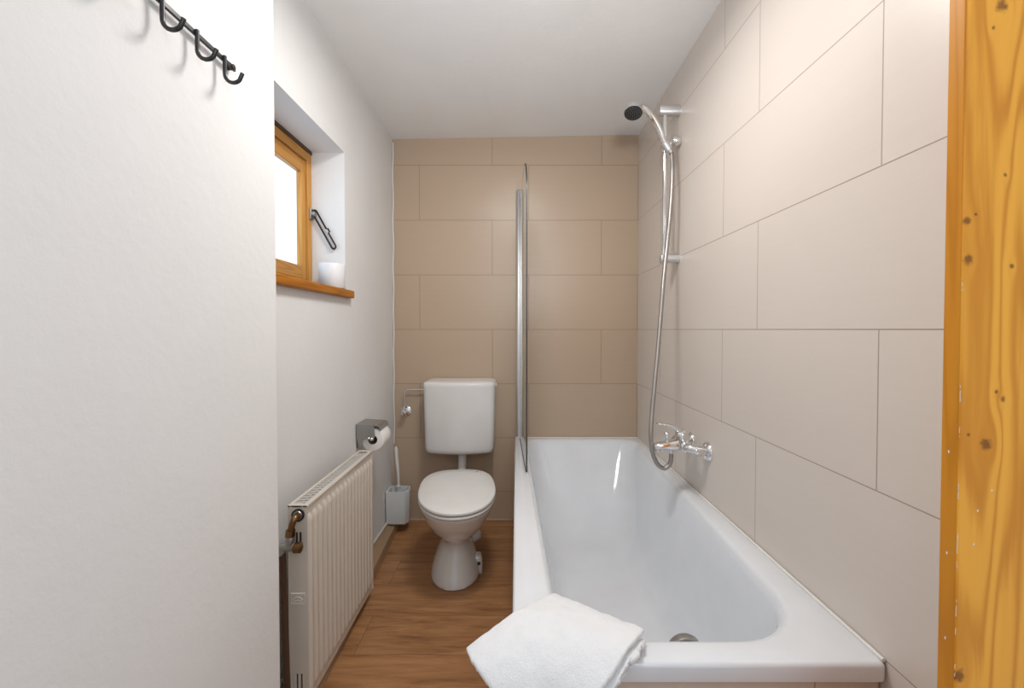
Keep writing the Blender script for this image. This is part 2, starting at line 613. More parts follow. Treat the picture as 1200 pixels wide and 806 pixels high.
# ------------------------------------------------------------------ window
wn = thing('window_1', (WIN_X, (WY0 + WY1) / 2, Z(WZ0)), 'small pine framed frosted window set deep in the left wall', 'window', kind='structure')
fx0, fx1 = WIN_X - 0.045, WIN_X
m = MB()
m.box(fx0, fx1, WY1 - 0.032, WY1, Z(WZ0), Z(WZ1 - .002))
m.box(fx0, fx1, WY0, WY0 + 0.048, Z(WZ0), Z(WZ1 - .002))
m.build('frame_post', M['pine_window'], wn, bevel=0.003)
m = MB().box(fx0, fx1, WY0 + .048, WY1 - .032, Z(WZ1 - 0.045), Z(WZ1 - .012))
m.box(fx0, fx1, WY0 + .048, WY1 - .032, Z(WZ0), Z(WZ0 + 0.035))
m.build('frame_rail', M['pine_window_h'], wn, bevel=0.003)
m = MB().box(fx0, fx1 + 0.004, WY0, WY1 - 0.004, Z(WZ1 - 0.013), Z(WZ1))
m.build('head_gap_shade', M['pipe'], wn)  # solid dark strip stands for the shaded gap above the frame
sx0, sx1 = WIN_X - 0.04, WIN_X - 0.008
m = MB()
m.box(sx0, sx1, WY1 - 0.065, WY1 - 0.033, Z(WZ0 + .036), Z(WZ1 - .046))
m.box(sx0, sx1, WY0 + 0.049, WY0 + 0.098, Z(WZ0 + .036), Z(WZ1 - .046))
sash = m.build('sash_stile', M['pine_window'], wn, bevel=0.004)
m = MB().box(sx0, sx1, WY0 + 0.098, WY1 - 0.065, Z(WZ0 + .036), Z(WZ0 + .088))
m.box(sx0, sx1, WY0 + 0.098, WY1 - 0.065, Z(WZ1 - .098), Z(WZ1 - .046))
m.build('sash_rail', M['pine_window_h'], wn, bevel=0.004)
m = MB().box(sx0 + 0.006, sx0 + 0.012, WY0 + 0.09, WY1 - 0.058, Z(WZ0 + .08), Z(WZ1 - .09))
m.build('pane', M['pane'], wn)
# sill board
m = MB().box(WIN_X + 0.001, LX + 0.024, WY0 - 0.03, WY1 + 0.036, Z(WZ0 - 0.030), Z(WZ0))
m.build('window_sill', M['pine_sill'], wn, bevel=0.005, seg=3)
# casement stay
st = MB()
y0 = WY1 - 0.012
hx, hz = WIN_X + 0.004, Z(0.455)
a = Vector((hx + .012, y0, hz + .006))
b = Vector((hx + 0.085, y0 + 0.002, hz - 0.128))
d = (b - a).normalized()
side = Vector((-d.z, 0, d.x))
w = 0.0085
loop = []
for k in range(9):
    an = pi * k / 8
    loop.append(b + (side * cos(an) + d * sin(an)) * w)
for k in range(9):
    an = pi * k / 8
    loop.append(a + (-side * cos(an) - d * sin(an)) * w)
q = a.lerp(b, 0.58) + side * w
loop += [q - d * 0.012, q - d * .008 + side * .006, q + d * .006 + side * .006, q + d * 0.008]
loop.append(loop[0])
st.tube(loop, 0.0036, 8)
sto = st.build('window_stay', M['iron'], wn)
m = MB().cyl((hx - 0.004, y0, hz), (hx + 0.016, y0, hz), 0.011, 16)
m.box(hx - .004, hx + .004, y0 - .014, y0 + .010, hz - .022, hz + .020)
m.build('stay_pivot', M['steel'], sto, bevel=0.001)

# white roll standing on the sill
mb = MB()
L = []
for zz, r_ in ((0, .0455), (.002, .0475), (.090, .0475), (.0925, .0455), (.0925, .021), (.0905, .0200), (.010, .0200)):
    L.append([(-.706 + r_ * cos(2 * pi * k / 40), 1.640 + r_ * sin(2 * pi * k / 40), Z(WZ0) + zz + .0005) for k in range(40)])
mb.loft(L)
tag(mb.build('paper_roll', M['white_box'], base=(-.706, 1.640, Z(WZ0)), angle=50), 'plain white upright roll at the far end of the pine window sill', 'paper roll')

# ------------------------------------------------------------------ bathtub
RIM = 0.46
TY0, TY1, TX0, TX1 = 0.757, BACK - 0.001, -0.008, RX - 0.001
tub = thing('bathtub', ((TX0 + TX1) / 2, (TY0 + TY1) / 2, 0), 'long white enamel bathtub against the right tiled wall', 'bathtub')


def outer(inset, z, r):
    return rquad([(TX0 + inset, TY0 + inset), (TX1 - inset, TY0 + inset), (TX1 - inset, TY1 - inset), (TX0 + inset, TY1 - inset)], [r, r, r * .6, r * .6], z)


def inner(nl, nr, fl, fr, yn, yf, rn, rf, z):
    return rquad([(nl, yn), (nr, yn), (fr, yf), (fl, yf)], [rn, rn, rf, rf], z)


L = [outer(0.006, RIM - 0.036, .008), outer(0.0005, RIM - 0.034, .012), outer(0.0, RIM - 0.030, .012), outer(0.0, RIM - 0.008, .012), outer(0.0025, RIM - 0.0025, .012), outer(0.008, RIM, .012),
     inner(.072, .598, .034, .650, .806, 2.326, .17, .085, RIM),
     inner(.080, .590, .040, .643, .815, 2.318, .165, .085, RIM - .0025),
     inner(.087, .583, .047, .636, .824, 2.309, .16, .085, RIM - .011),
     inner(.093, .577, .054, .629, .831, 2.296, .155, .09, RIM - .030),
     inner(.102, .568, .068, .612, .842, 2.255, .15, .10, RIM - .10),
     inner(.114, .556, .088, .592, .857, 2.190, .145, .115, RIM - .20),
     inner(.130, .540, .112, .566, .878, 2.105, .14, .13, RIM - .295),
     inner(.150, .520, .140, .538, .905, 2.030, .13, .13, RIM - .355),
     inner(.176, .494, .172, .505, .940, 1.965, .12, .12, RIM - .388),
     inner(.210, .460, .210, .465, .985, 1.900, .10, .10, RIM - .400),
     inner(.300, .370, .300, .375, 1.12, 1.75, .03, .03, RIM - .404)]
m = MB().loft(L, cap0=False)
basin = m.build('basin', M['enamel'], tub, angle=60)
# overflow rosette on the near end, drain in the floor
oc = Vector((0.335, 0.836, RIM - 0.038))
nrm = Vector((0, 0.98, 0.17)).normalized()
m = MB().tube([oc - nrm * .004, oc + nrm * .008, oc + nrm * .013, oc + nrm * .016, oc + nrm * 0.0165], [.033, .033, .030, .022, .004], 28)
m.tube([oc + nrm * .016, oc + nrm * .022, oc + nrm * .024], [.012, .012, .009], 20)
m.build('overflow_cover', M['steel'], tub)
m = MB().tube([(0.335, 1.10, RIM - .404), (0.335, 1.10, RIM - .399), (0.335, 1.10, RIM - .396)], [.034, .034, .028], 28)
m.build('drain', M['chrome'], tub)
m = MB()
m.box(TX0 + 0.016, TX1 - 0.004, TY0 + 0.016, TY0 + 0.046, 0.001, RIM - 0.0365)
m.box(TX0 + 0.016, TX0 + 0.046, TY0 + 0.046, TY1 - 0.002, 0.001, RIM - 0.0365)
m.build('tiled_apron', M['tile_apron'], tub)

m = MB().tube([(RX - .0045, TY0 + .006, RIM + .0015), (RX - .0045, TY1 - .004, RIM + .0015)], .0035, 8)
m.tube([(.06, BACK - .0045, RIM + .0015), (TX1 - .004, BACK - .0045, RIM + .0015)], .0035, 8)
m.build('sealant_bead', M['caulk'], tub)

# ------------------------------------------------------------------ toilet
CX, CY, TH = -0.25, 1.80, radians(7)
toi = thing('toilet', (CX, CY, 0), 'white floor standing toilet with closed lid and wall cistern', 'toilet')


def rot(x, y, z):
    return (CX + x * cos(TH) - y * sin(TH), CY + x * sin(TH) + y * cos(TH), z)


def egg(hw, yf, yb, yc, z, nf=2.15, nb=2.9, N=56, dx=0.0):
    out = []
    for k in range(N):
        a = 2 * pi * k / N
        c, s_ = cos(a), sin(a)
        n = nb if s_ > 0 else nf
        x = hw * math.copysign(abs(c) ** (2 / n), c)
        L_ = (yb - yc) if s_ > 0 else (yc - yf)
        y = yc + L_ * math.copysign(abs(s_) ** (2 / n), s_)
        out.append(rot(x + dx, y, z))
    return out


LID = 0.384
prof = [(.102, -.080, .24, .06, 0.0), (.106, -.088, .245, .06, 0.004), (.105, -.086, .245, .06, .015), (.097, -.073, .245, .07, .05), (.081, -.052, .240, .08, .090), (.066, -.036, .235, .085, .125),
        (.0570, -.030, .23, .085, .148), (.058, -.036, .23, .08, .164), (.070, -.060, .232, .07, .185), (.094, -.105, .236, .05, .214), (.121, -.158, .240, .03, .252), (.140, -.197, .243, .02, .298),
        (.152, -.220, .245, .01, .332), (.156, -.229, .245, .01, .345), (.156, -.230, .245, .01, .349), (.150, -.224, .240, .01, .351)]
m = MB().loft([egg(*p, nb=2.4, dx=-.010 * max(0, 1 - p[4] / .3)) for p in prof])
m.build('bowl', M['ceramic'], toi, angle=70)


def slab(z0, z1, hw, yf, yb, yc, r, dome=0.0, nb=2.9):
    L = [egg(hw - r, yf + r, yb - r, yc, z0, nb=nb), egg(hw - r * .3, yf + r * .3, yb - r * .3, yc, z0 + r * .3, nb=nb), egg(hw, yf, yb, yc, z0 + r, nb=nb), egg(hw, yf, yb, yc, z1 - r, nb=nb),
         egg(hw - r * .3, yf + r * .3, yb - r * .3, yc, z1 - r * .3, nb=nb), egg(hw - r, yf + r, yb - r, yc, z1, nb=nb)]
    if dome:
        for q in (.8, .55, .3, .08):
            L.append(egg((hw - r) * q, yc + (yf + r - yc) * q, yc + (yb - r - yc) * q, yc, z1 + dome * (1 - q * q), nb=nb))
    return MB().loft(L)


slab(.3535, .3655, .162, -.238, .225, .02, .004).build('seat', M['plastic'], toi, angle=60)
slab(.3505, .3540, .153, -.226, .215, .02, .001).build('seat_gap_shade', M['gap'], toi)  # dark slab in place of the shade between bowl and seat
slab(.3655, .3690, .157, -.232, .218, .02, .001).build('lid_gap_shade', M['gap'], toi)  # dark slab drawn for the shaded gap under the lid
slab(.3685, LID, .163, -.240, .262, .02, .005, 0.003).build('lid', M['plastic'], toi, angle=60)
for sx in (-.07, .07):
    m = MB().cyl(rot(sx - .02, .235, .358), rot(sx + .02, .235, .358), .010, 16)
    m.build('lid_hinge', M['plastic'], toi)
MB().sphere(rot(.088, .205, LID + .0015), .0032, 6).build('lid_buffer_pin', M['steel'], toi)
# floor bolt lug on the right
m = MB()
Lg = []
for zz, k in ((0, 1.0), (.04, 1.0), (.062, .95), (.072, .8), (.075, .5)):
    Lg.append([rot(.078 + x * k, .05 + y * k, zz) for x, y, _ in rquad([(-.03, -.025), (.03, -.025), (.03, .035), (-.03, .035)], [.016] * 4, 0, 6, 2)])
m.loft(Lg)
lug = m.build('mounting_lug', M['ceramic'], toi, angle=60)
MB().sphere(rot(.091, .024, .046), .0075, 8, 1, .6, 1).build('bolt_hole', M['gap'], lug)
# waste pipe to the wall, right of the pedestal
wp = curve([rot(.0, .13, .112), rot(.045, .145, .114), rot(.074, .158, .110), rot(.080, .185, .095), rot(.062, .225, .07), rot(.03, .25, .045), rot(.01, .26, .002)], 6)
m = MB().tube(wp, .029, 20)
a_, b_ = Vector(rot(.052, .148, .1135)), Vector(rot(.076, .160, .108))
m.cyl(a_, b_, .034, 24, ch=.004)
m.build('waste_pipe', M['plastic'], toi)

# cistern
cz0, cz1 = Z(-0.643), Z(-0.270)


def cl(z, x0, x1, yf, r, bow=.030, yb=BACK - 0.004):
    N = 12
    c = [(x0, yf), (x1, yf), (x1, yb), (x0, yb)]
    out = []
    for x, y, _ in rquad(c, [r, r, .006, .006], 0, 8, 14):
        u = (x - x0) / (x1 - x0) * 2 - 1
        f = max(0, (yb - y) / (yb - yf))
        out.append((x, y - bow * (1 - u * u) * f, z))
    return out


m = MB()
yf = 2.195
Ls = []
for z, ins in ((cz0, .020), (cz0 + .004, .010), (cz0 + .012, .004), (cz0 + .03, .0), (cz1 - .028, -.006)):
    Ls.append(cl(z, -.474 + ins, -.118 - ins, yf + ins, .022))
m.loft(Ls)
cis = m.build('cistern', M['plastic'], toi, angle=60)
Ls = []
for z, ins in ((cz1 - .028, -.0065), (cz1 - .012, -.0075), (cz1 - .004, -.004), (cz1, .006), (cz1 + .003, .03)):
    Ls.append(cl(z, -.474 + ins, -.118 - ins, yf + ins, .022))
MB().loft(Ls).build('cistern_lid', M['plastic'], cis, angle=60)
m = MB().cyl((-.113, 2.29, Z(-.296)), (-.105, 2.29, Z(-.296)), .010, 16)
m.build('blanking_cap', M['plastic'], cis)
m = MB().tube(curve([(-.287, 2.26, cz0 + .004), (-.287, 2.26, .36), (-.287, 2.235, .30), (-.285, 2.12, .285), (-.283, 2.03, .285)], 6), .0215, 20)
m.tube([(-.287, 2.26, cz0 + .003), (-.287, 2.26, cz0 - .012)], [.027, .027], 20)
m.build('flush_pipe', M['plastic'], toi)

# angle valve with supply pipe
av = thing('angle_valve', (-.615, BACK, Z(-.455)), 'chrome angle valve with thin pipe left of the toilet cistern', 'valve')
vx, vz = -.610, Z(-.450)
m = MB().tube([(vx, BACK, vz), (vx, BACK - .006, vz), (vx, BACK - .012, vz)], [.030, .029, .014], 28)
m.build('rosette', M['chrome'], av)
m = MB().cyl((vx, BACK - .01, vz), (vx, BACK - .045, vz), .012, 20)
m.cyl((vx, BACK - .034, vz), (vx, BACK - .034, vz + .035), .0085, 16)
m.build('valve_body', M['chrome'], av)
m = MB()
for k in range(6):
    a0 = k * pi / 3
    m.sphere((vx + .011 * cos(a0), BACK - .055, vz + .011 * sin(a0)), .007, 8, 1, 1.6, 1)
m.cyl((vx, BACK - .044, vz), (vx, BACK - .068, vz), .014, 20, ch=.003)
m.build('valve_knob', M['chrome'], av)
yy = BACK - .034
pts = [(vx, yy, vz + .03), (vx + .001, yy, vz + .06), (vx + .003, yy, vz + .10)] + [(vx + .003 + .016 * (1 - cos(a0)), yy, vz + .105 + .016 * sin(a0)) for a0 in (.4, .8, 1.2, 1.57)] + [(vx + .05, yy, vz + .1215), (-.483, yy, vz + .1225)]
m = MB().tube(curve(pts, 3), .0045, 10)
m.build('supply_pipe', M['satin'], av)
m = MB().cyl((-.502, yy, vz + .1225), (-.490, yy, vz + .1225), .010, 6)
m.cyl((-.492, yy, vz + .1225), (-.4806, yy, vz + .1225), .013, 16)
m.build('union_nut', M['plastic'], av)

# ------------------------------------------------------------------ toilet brush and its holder
bx, by = -0.617, 2.235
bh = tag(None or MB().loft([[(bx + x * k, by + y * k, zz) for x, y, _ in rquad([(-.058, -.045), (.040, -.045), (.058, -.015), (.050, .050), (-.058, .050)], [.008, .014, .03, .03, .008], 0, 6, 3)]
                           for zz, k in ((.050, .86), (.052, .95), (.058, 1.0), (.217, 1.03), (.2205, 1.02), (.2205, .88), (.18, .87), (.07, .84))]).build('brush_holder', M['plastic_cool'], base=(bx, by, .066), angle=50),
         'pale grey white wall hung toilet brush holder near the corner', 'brush holder')
br = thing('toilet_brush', (bx, by, .085), 'white handled toilet brush standing in the holder by the corner', 'toilet brush')
m = MB().tube(curve([(bx, by, .14), (bx - .002, by, .245), (bx - .004, by, .30), (bx - .012, by + .004, .38), (bx - .016, by + .006, .43), (bx - .018, by + .007, .444)], 6),
              [.0055] * 6 + [.0055 + .0003 * k for k in range(6)] + [.0075 + .00035 * k for k in range(6)] + [.0092] * 6 + [.0088, .008, .007, .006, .005, .0035, .002], 12)
m.tube([(bx - .0018, by, .232), (bx - .0018, by, .239)], [.012, .012], 14)
m.build('handle', M['plastic'], br)
m = MB()
random.seed(2)
for k in range(160):
    a0 = random.uniform(0, 2 * pi)
    z0 = random.uniform(.10, .15)
    m.tube([(bx, by, z0), (bx + .030 * cos(a0), by + .030 * sin(a0), z0 + random.uniform(-.012, .006))], .0008, 4)
tag(m.build('bristles', M['plastic'], br), kind='stuff')

# ------------------------------------------------------------------ radiator
RY0, RY1, RZ0, RZ1 = 1.136, 1.66, 0.045, Z(-.474)
RXF, RXB = -.560, -.610
rad = thing('radiator', ((RXF + RXB) / 2, (RY0 + RY1) / 2, RZ0), 'cream white ribbed panel radiator on the left wall', 'radiator')
m = MB()
NR = 17
cols = NR * 8
rows = [0, .010, .020, .028, .036, .046] + [.046 + (RZ1 - RZ0 - .092) * k / 6 for k in range(1, 7)] + [RZ1 - RZ0 - .036, RZ1 - RZ0 - .028, RZ1 - RZ0 - .020, RZ1 - RZ0 - .010, RZ1 - RZ0]
y0, y1 = RY0 + .004, RY1 - .004
for r_ in rows:
    for c in range(cols + 1):
        u = c / cols
        ph = (u * NR) % 1.0
        pulse = max(0.0, min(1.0, (0.5 - abs(ph - .5)) * 5.0 - .55))
        pulse = pulse * pulse * (3 - 2 * pulse)
        fz = max(0, min(1, (min(r_, RZ1 - RZ0 - r_) - .020) / .018))
        fz = fz * fz * (3 - 2 * fz)
        h = -0.0045 + 0.0105 * pulse * fz
        m.v.append((RXF + h - .002, y0 + (y1 - y0) * u, RZ0 + r_))
n = cols + 1
for i in range(len(rows) - 1):
    for c in range(cols):
        m.f.append((i * n + c, i * n + c + 1, (i + 1) * n + c + 1, (i + 1) * n + c))
# return flanges and the back sheet
m.box(RXF - .012, RXF - .0045, RY0 + .002, RY1 - .002, RZ0, RZ1 - .001)
m.build('front_panel', M['radiator'], rad, angle=50)
m = MB().box(RXB, RXB + .010, RY0 + .002, RY1 - .002, RZ0, RZ1 - .004)
m.build('back_panel', M['radiator'], rad, bevel=.002)
m = MB()
for k in range(26):
    y = RY0 + .02 + k * (RY1 - RY0 - .04) / 25
    m.box(RXB + .010, RXF - .012, y - .001, y + .001, RZ0 + .03, RZ1 - .03)
m.build('convector_fins', M['grille'], rad)


def side_panel(ys, ye, slots):
    m = MB()
    x0, x1 = RXB - .002, RXF
    zt, zs0, zs1 = RZ1 + .002, RZ0 + .010, Z(-.928)
    if not slots:
        m.box(x0, x1, ys, ye, RZ0, zt)
    else:
        m.box(x0, x1, ys, ye, zs1, zt)
        m.box(x0, x1, ys, ye, RZ0, zs0)
        w = (x1 - x0)
        edges = [x0 + w * q for q in (0, .14, .235, .365, .46, .59, .685, .815, .91, 1.0)]
        for k in range(0, 9, 2):
            m.box(edges[k], edges[k + 1], ys, ye, zs0, zs1)
    return m


sp = side_panel(RY0, RY0 + .003, True).build('side_panel', M['radiator'], rad)
side_panel(RY1 - .003, RY1, False).build('side_panel', M['radiator'], rad)
MB().box(RXB + .011, RXF - .013, RY0 + .0035, RY0 + .018, RZ0 + .004, RZ1 - .02).build('end_channel', M['inner'], rad)
# top cover: rim + louvres
m = MB()
m.box(RXF - .013, RXF + .001, RY0 + .0, RY1, RZ1 - .003, RZ1 + .004)
m.box(RXB - .003, RXB + .006, RY0 + .0, RY1, RZ1 - .003, RZ1 + .004)
m.box(RXB + .006, RXF - .013, RY0, RY0 + .014, RZ1 - .003, RZ1 + .004)
m.box(RXB + .006, RXF - .013, RY1 - .012, RY1, RZ1 - .003, RZ1 + .004)
tc = m.build('top_cover', M['radiator'], rad, bevel=.0015)
m = MB()
for k in range(24):
    y = RY0 + .020 + k * .0198
    a_, b_ = y, y + .0085
    m.add([(RXB + .006, a_, RZ1), (RXF - .013, a_ + .006, RZ1), (RXF - .013, b_ + .006, RZ1 + .002), (RXB + .006, b_, RZ1 + .002),
           (RXB + .006, a_, RZ1 - .006), (RXF - .013, a_ + .006, RZ1 - .006), (RXF - .013, b_ + .006, RZ1 - .004), (RXB + .006, b_, RZ1 - .004)],
          [(0, 1, 2, 3), (7, 6, 5, 4), (0, 4, 5, 1), (1, 5, 6, 2), (2, 6, 7, 3), (3, 7, 4, 0)])
xm = (RXB + RXF) / 2 - .003
m.box(xm - .0015, xm + .0015, RY0 + .014, RY1 - .012, RZ1 - .006, RZ1 + .001)
m.build('grille', M['grille'], tc)
# maker's plate: raised frame with an arc
zc = Z(-.722)
xc = (RXB + RXF) / 2 - .001
m = MB()
m.box(xc - .0195, xc + .0195, RY0 - .002, RY0, zc - .0155, zc + .0155)
bd = m.build('badge_plate', M['radiator'], sp, bevel=.001)
m = MB()
m.tube([(xc - .0175, RY0 - .002, zc - .0135), (xc + .0175, RY0 - .002, zc - .0135), (xc + .0175, RY0 - .002, zc + .0135), (xc - .0175, RY0 - .002, zc + .0135), (xc - .0175, RY0 - .002, zc - .0135)], .0010, 6)
m.tube(curve([(xc - .013, RY0 - .002, zc - .004), (xc - .006, RY0 - .002, zc + .003), (xc + .004, RY0 - .002, zc + .004), (xc + .013, RY0 - .002, zc - .003)], 5), .0014, 6)
m.tube(curve([(xc - .011, RY0 - .002, zc - .008), (xc, RY0 - .002, zc - .004), (xc + .011, RY0 - .002, zc - .008)], 5), .0010, 6)
m.build('raised_emblem', M['plastic'], rad)
# valve
yv = RY0 - .024
cx_, cz_ = -.583, Z(-.496)
m = MB().tube([(cx_, RY0 + .002, cz_), (cx_, RY0 - .006, cz_)], [.0165, .0165], 24)
m.build('valve_collar', M['iron'], rad)
m = MB().tube([(cx_, RY0 - .006, cz_), (cx_, RY0 - .008, cz_)], [.013, .012], 24)
m.build('collar_ring', M['steel'], rad)
m = MB().tube(curve([(cx_, RY0 - .004, cz_), (cx_, yv + .004, cz_ - .001), (cx_ - .004, yv, cz_ - .012), (cx_ - .008, yv, cz_ - .028), (cx_ - .010, yv, cz_ - .040)], 5), .0082, 16)
m.cyl((cx_ - .009, yv, cz_ - .030), (cx_ - .0105, yv, cz_ - .046), .0125, 8)
val = m.build('valve_elbow', M['brass'], rad)
m = MB().cyl((cx_ - .0105, yv, cz_ - .044), (cx_ - .0105, yv, cz_ - .070), .011, 18, ch=.002)
m.tube([(cx_ - .034, yv, cz_ - .075), (cx_ - .012, yv, cz_ - .074), (cx_ + .002, yv, cz_ - .073)], [.010, .0105, .011], 18)
m.cyl((cx_ - .033, yv, cz_ - .072), (cx_ - .033, yv, cz_ - .095), .0095, 16)
m.build('valve_body', M['steel'], val)
m = MB().tube([(cx_ + .003, yv - .004, cz_ - .074), (cx_ + .006, yv - .006, cz_ - .074), (cx_ + .020, yv - .006, cz_ - .073), (cx_ + .023, yv - .006, cz_ - .073)], [.008, .0135, .0135, .008], 20)
m.build('lockshield_cap', M['brass'], val)
m = MB().cyl((cx_ + .007, yv, cz_ - .062), (cx_ + .007, yv, cz_ - .036), .0025, 10)
m.cyl((cx_ + .017, yv, cz_ - .062), (cx_ + .017, yv, cz_ - .036), .0025, 10)
m.build('valve_pin', M['iron'], val)
m = MB().cyl((cx_ - .031, yv, cz_ - .09), (cx_ - .020, yv, .0), .0085, 16)
m.build('heating_pipe', M['pipe'], rad)

# ------------------------------------------------------------------ toilet roll holder and roll
hy = 1.80
hz = Z(-.405)
ph = thing('toilet_roll_holder', (LX, hy + .05, hz), 'brushed steel toilet roll holder with flap above the radiator', 'toilet roll holder')
m = MB()
m.box(LX, LX + .003, hy + .005, hy + .115, hz - .10, hz + .004)
m.build('wall_plate', M['steel'], ph, bevel=.001)
# flap: top sheet sloping out and a front cheek
m = MB()
prof = [(LX + .003, hz + .004), (LX + .085, hz - .002), (LX + .095, hz - .004), (LX + .102, hz - .010), (LX + .105, hz - .022)]
vs = []
th = .0018
for y in (hy, hy + .118):
    for x, z in prof:
        vs.append((x, y, z))
    for x, z in prof:
        vs.append((x - th * .5, y, z - th))
k = len(prof)
fs = []
for i in range(k - 1):
    fs.append((i, i + 1, 2 * k + i + 1, 2 * k + i))
    fs.append((k + i, 3 * k + i, 3 * k + i + 1, k + i + 1))
    fs.append((i, k + i, k + i + 1, i + 1))
    fs.append((2 * k + i, 2 * k + i + 1, 3 * k + i + 1, 3 * k + i))
fs += [(0, 2 * k, 3 * k, k), (k - 1, 2 * k - 1, 4 * k - 1, 3 * k - 1)]
m.add(vs, fs)
m.build('flap', M['steel'], ph, angle=30)
m = MB()
ye = hy - .002
plate = [(LX + .004, hz + .002), (LX + .080, hz - .002), (LX + .082, hz - .050), (LX + .074, hz - .058), (LX + .030, hz - .056), (LX + .028, hz - .093), (LX + .014, hz - .093), (LX + .005, hz - .05)]
m.loft([[(x, ye, z) for x, z in plate], [(x, ye + .002, z) for x, z in plate]])
m.build('side_bracket', M['steel'], ph)
rc = (LX + .070, hz - .064)
m = MB().tube([(rc[0], ye - .001, rc[1] + .006), (rc[0], hy + .112, rc[1] + .006)], .0075, 16)
m.sphere((rc[0], ye - .001, rc[1] + .006), .0085, 8)
m.sphere((rc[0] - .014, ye - .001, rc[1] + .008), .006, 8)
m.build('spindle', M['chrome'], ph)
ro = thing('toilet_roll', (rc[0], hy + .057, rc[1]), 'white toilet paper roll hanging in the steel holder', 'toilet roll')
loops = []
ra, rb = .0495, .0195
for y, r_ in ((hy + .008, rb), (hy + .008, rb + .002), (hy + .008, ra - .004), (hy + .0095, ra - .001), (hy + .012, ra), (hy + .102, ra), (hy + .1045, ra - .001), (hy + .106, ra - .004), (hy + .106, rb)):
    loops.append([(rc[0] + r_ * cos(2 * pi * k / 40) * (1 + .02 * sin(2 * (2 * pi * k / 40))), y, rc[1] + r_ * sin(2 * pi * k / 40)) for k in range(40)])
MB().loft(loops, False, False).build('paper', M['paper'], ro, angle=50)
MB().tube([(rc[0], hy + .0085, rc[1]), (rc[0], hy + .1055, rc[1])], rb - .0003, 32, cap=False).build('cardboard_core', M['core'], ro)

# ------------------------------------------------------------------ hook rail on the projecting wall
hk = thing('hook_rail', (PX, .70, Z(.36)), 'black metal rail with wire hooks at the top of the projecting wall', 'hook rail')
HX = PX + .009
RZ = Z(.499)
m = MB().box(HX - .0025, HX + .0025, -.0 + .41, .815, RZ - .004, RZ + .004)
rail = m.build('rail', M['black'], hk, bevel=.001)
for y in (.823, .42):
    m = MB().cyl((PX - .001, y, RZ), (HX + .0045, y, RZ), .0055, 16)
    m.box(HX - .0025, HX + .0025, y - .010, y + .008, RZ - .0045, RZ + .0045)
    m.build('fixing_screw', M['iron'], rail, bevel=.001)


def hook(y):
    x = HX + .0045
    R_ = .0158
    zc = RZ - .029
    pts = [(x, y, RZ + .004), (x, y, RZ - .010), (x, y, zc + .006)]
    pts += [(x + R_ - R_ * cos(a_), y, zc - R_ * sin(a_)) for a_ in [pi * k / 12 for k in range(0, 10)]]
    pts += [(x + 2 * R_ + .0010, y, zc + .0015)]
    return MB().tube(pts, .0034, 12)


for y in (.796, .728, .657, .586, .515, .444):
    hook(y).build('hook', M['black'], hk, angle=60)

# ------------------------------------------------------------------ glass bath screen
sc = thing('bath_screen', (.03, 2.05, RIM), 'clear frameless glass bath screen seen edge on along the tub', 'shower screen')
sa = Vector((.022, BACK - .012))
sb = Vector((.0435, 1.775))
dv = (sb - sa)
slen = dv.length
dv.normalize()
nv = Vector((-dv.y, dv.x))
zb, ztop = RIM + .012, Z(.735)
outline = [(0, zb), (slen, zb)]
R_ = .16
for k in range(9):
    a_ = pi / 2 * k / 8
    outline.append((slen - R_ + R_ * cos(a_), ztop - R_ + R_ * sin(a_)))
outline.append((0, ztop))


def sxy(u, w):
    p = sa + dv * u + nv * w
    return p.x, p.y


m = MB()
m.loft([[(*sxy(u, w), z) for u, z in outline] for w in (-.003, .003)])
pane = m.build('glass_panel', M['glass'], sc, smooth=False)
m = MB()
edge = [(u + (.0004 if i > 0 else 0), z) for i, (u, z) in enumerate(outline)]
e2 = [(slen, zb)] + outline[2:11]
vs = []
for u, z in e2:
    for w in (-.003, .003):
        vs.append((*sxy(u + .0003, w), z + .0002))
    for w in (.003, -.003):
        vs.append((*sxy(u - .0012, w), z - .0008))
fs = []
for i in range(len(e2) - 1):
    for j in range(4):
        fs.append((i * 4 + j, i * 4 + (j + 1) % 4, (i + 1) * 4 + (j + 1) % 4, (i + 1) * 4 + j))
m.add(vs, fs)
m.build('polished_edge', M['glass_edge'], pane)
m = MB()
for u0, u1 in ((.02, slen - .002),):
    x0, y0_ = sxy(u0, 0)
    x1, y1_ = sxy(u1, 0)
    m.tube([(x0, y0_, zb - .004), (x1, y1_, zb - .004)], .0042, 8)
m.build('rubber_seal', M['iron'], sc)
m = MB()
m.tube([(.014, BACK - .016, RIM + .002), (.014, BACK - .016, Z(.752)), (.014, BACK - .016, Z(.760))], [.0155, .0155, .009], 24)
m.box(.004, .034, BACK - .014, BACK - .0005, RIM + .002, Z(.757))
m.build('wall_profile', M['satin'], sc, bevel=.001)
m = MB().tube([(.014, BACK - .016, RIM + .0005), (.014, BACK - .016, RIM + .012)], [.019, .018], 20)
m.build('profile_foot', M['plastic'], sc)

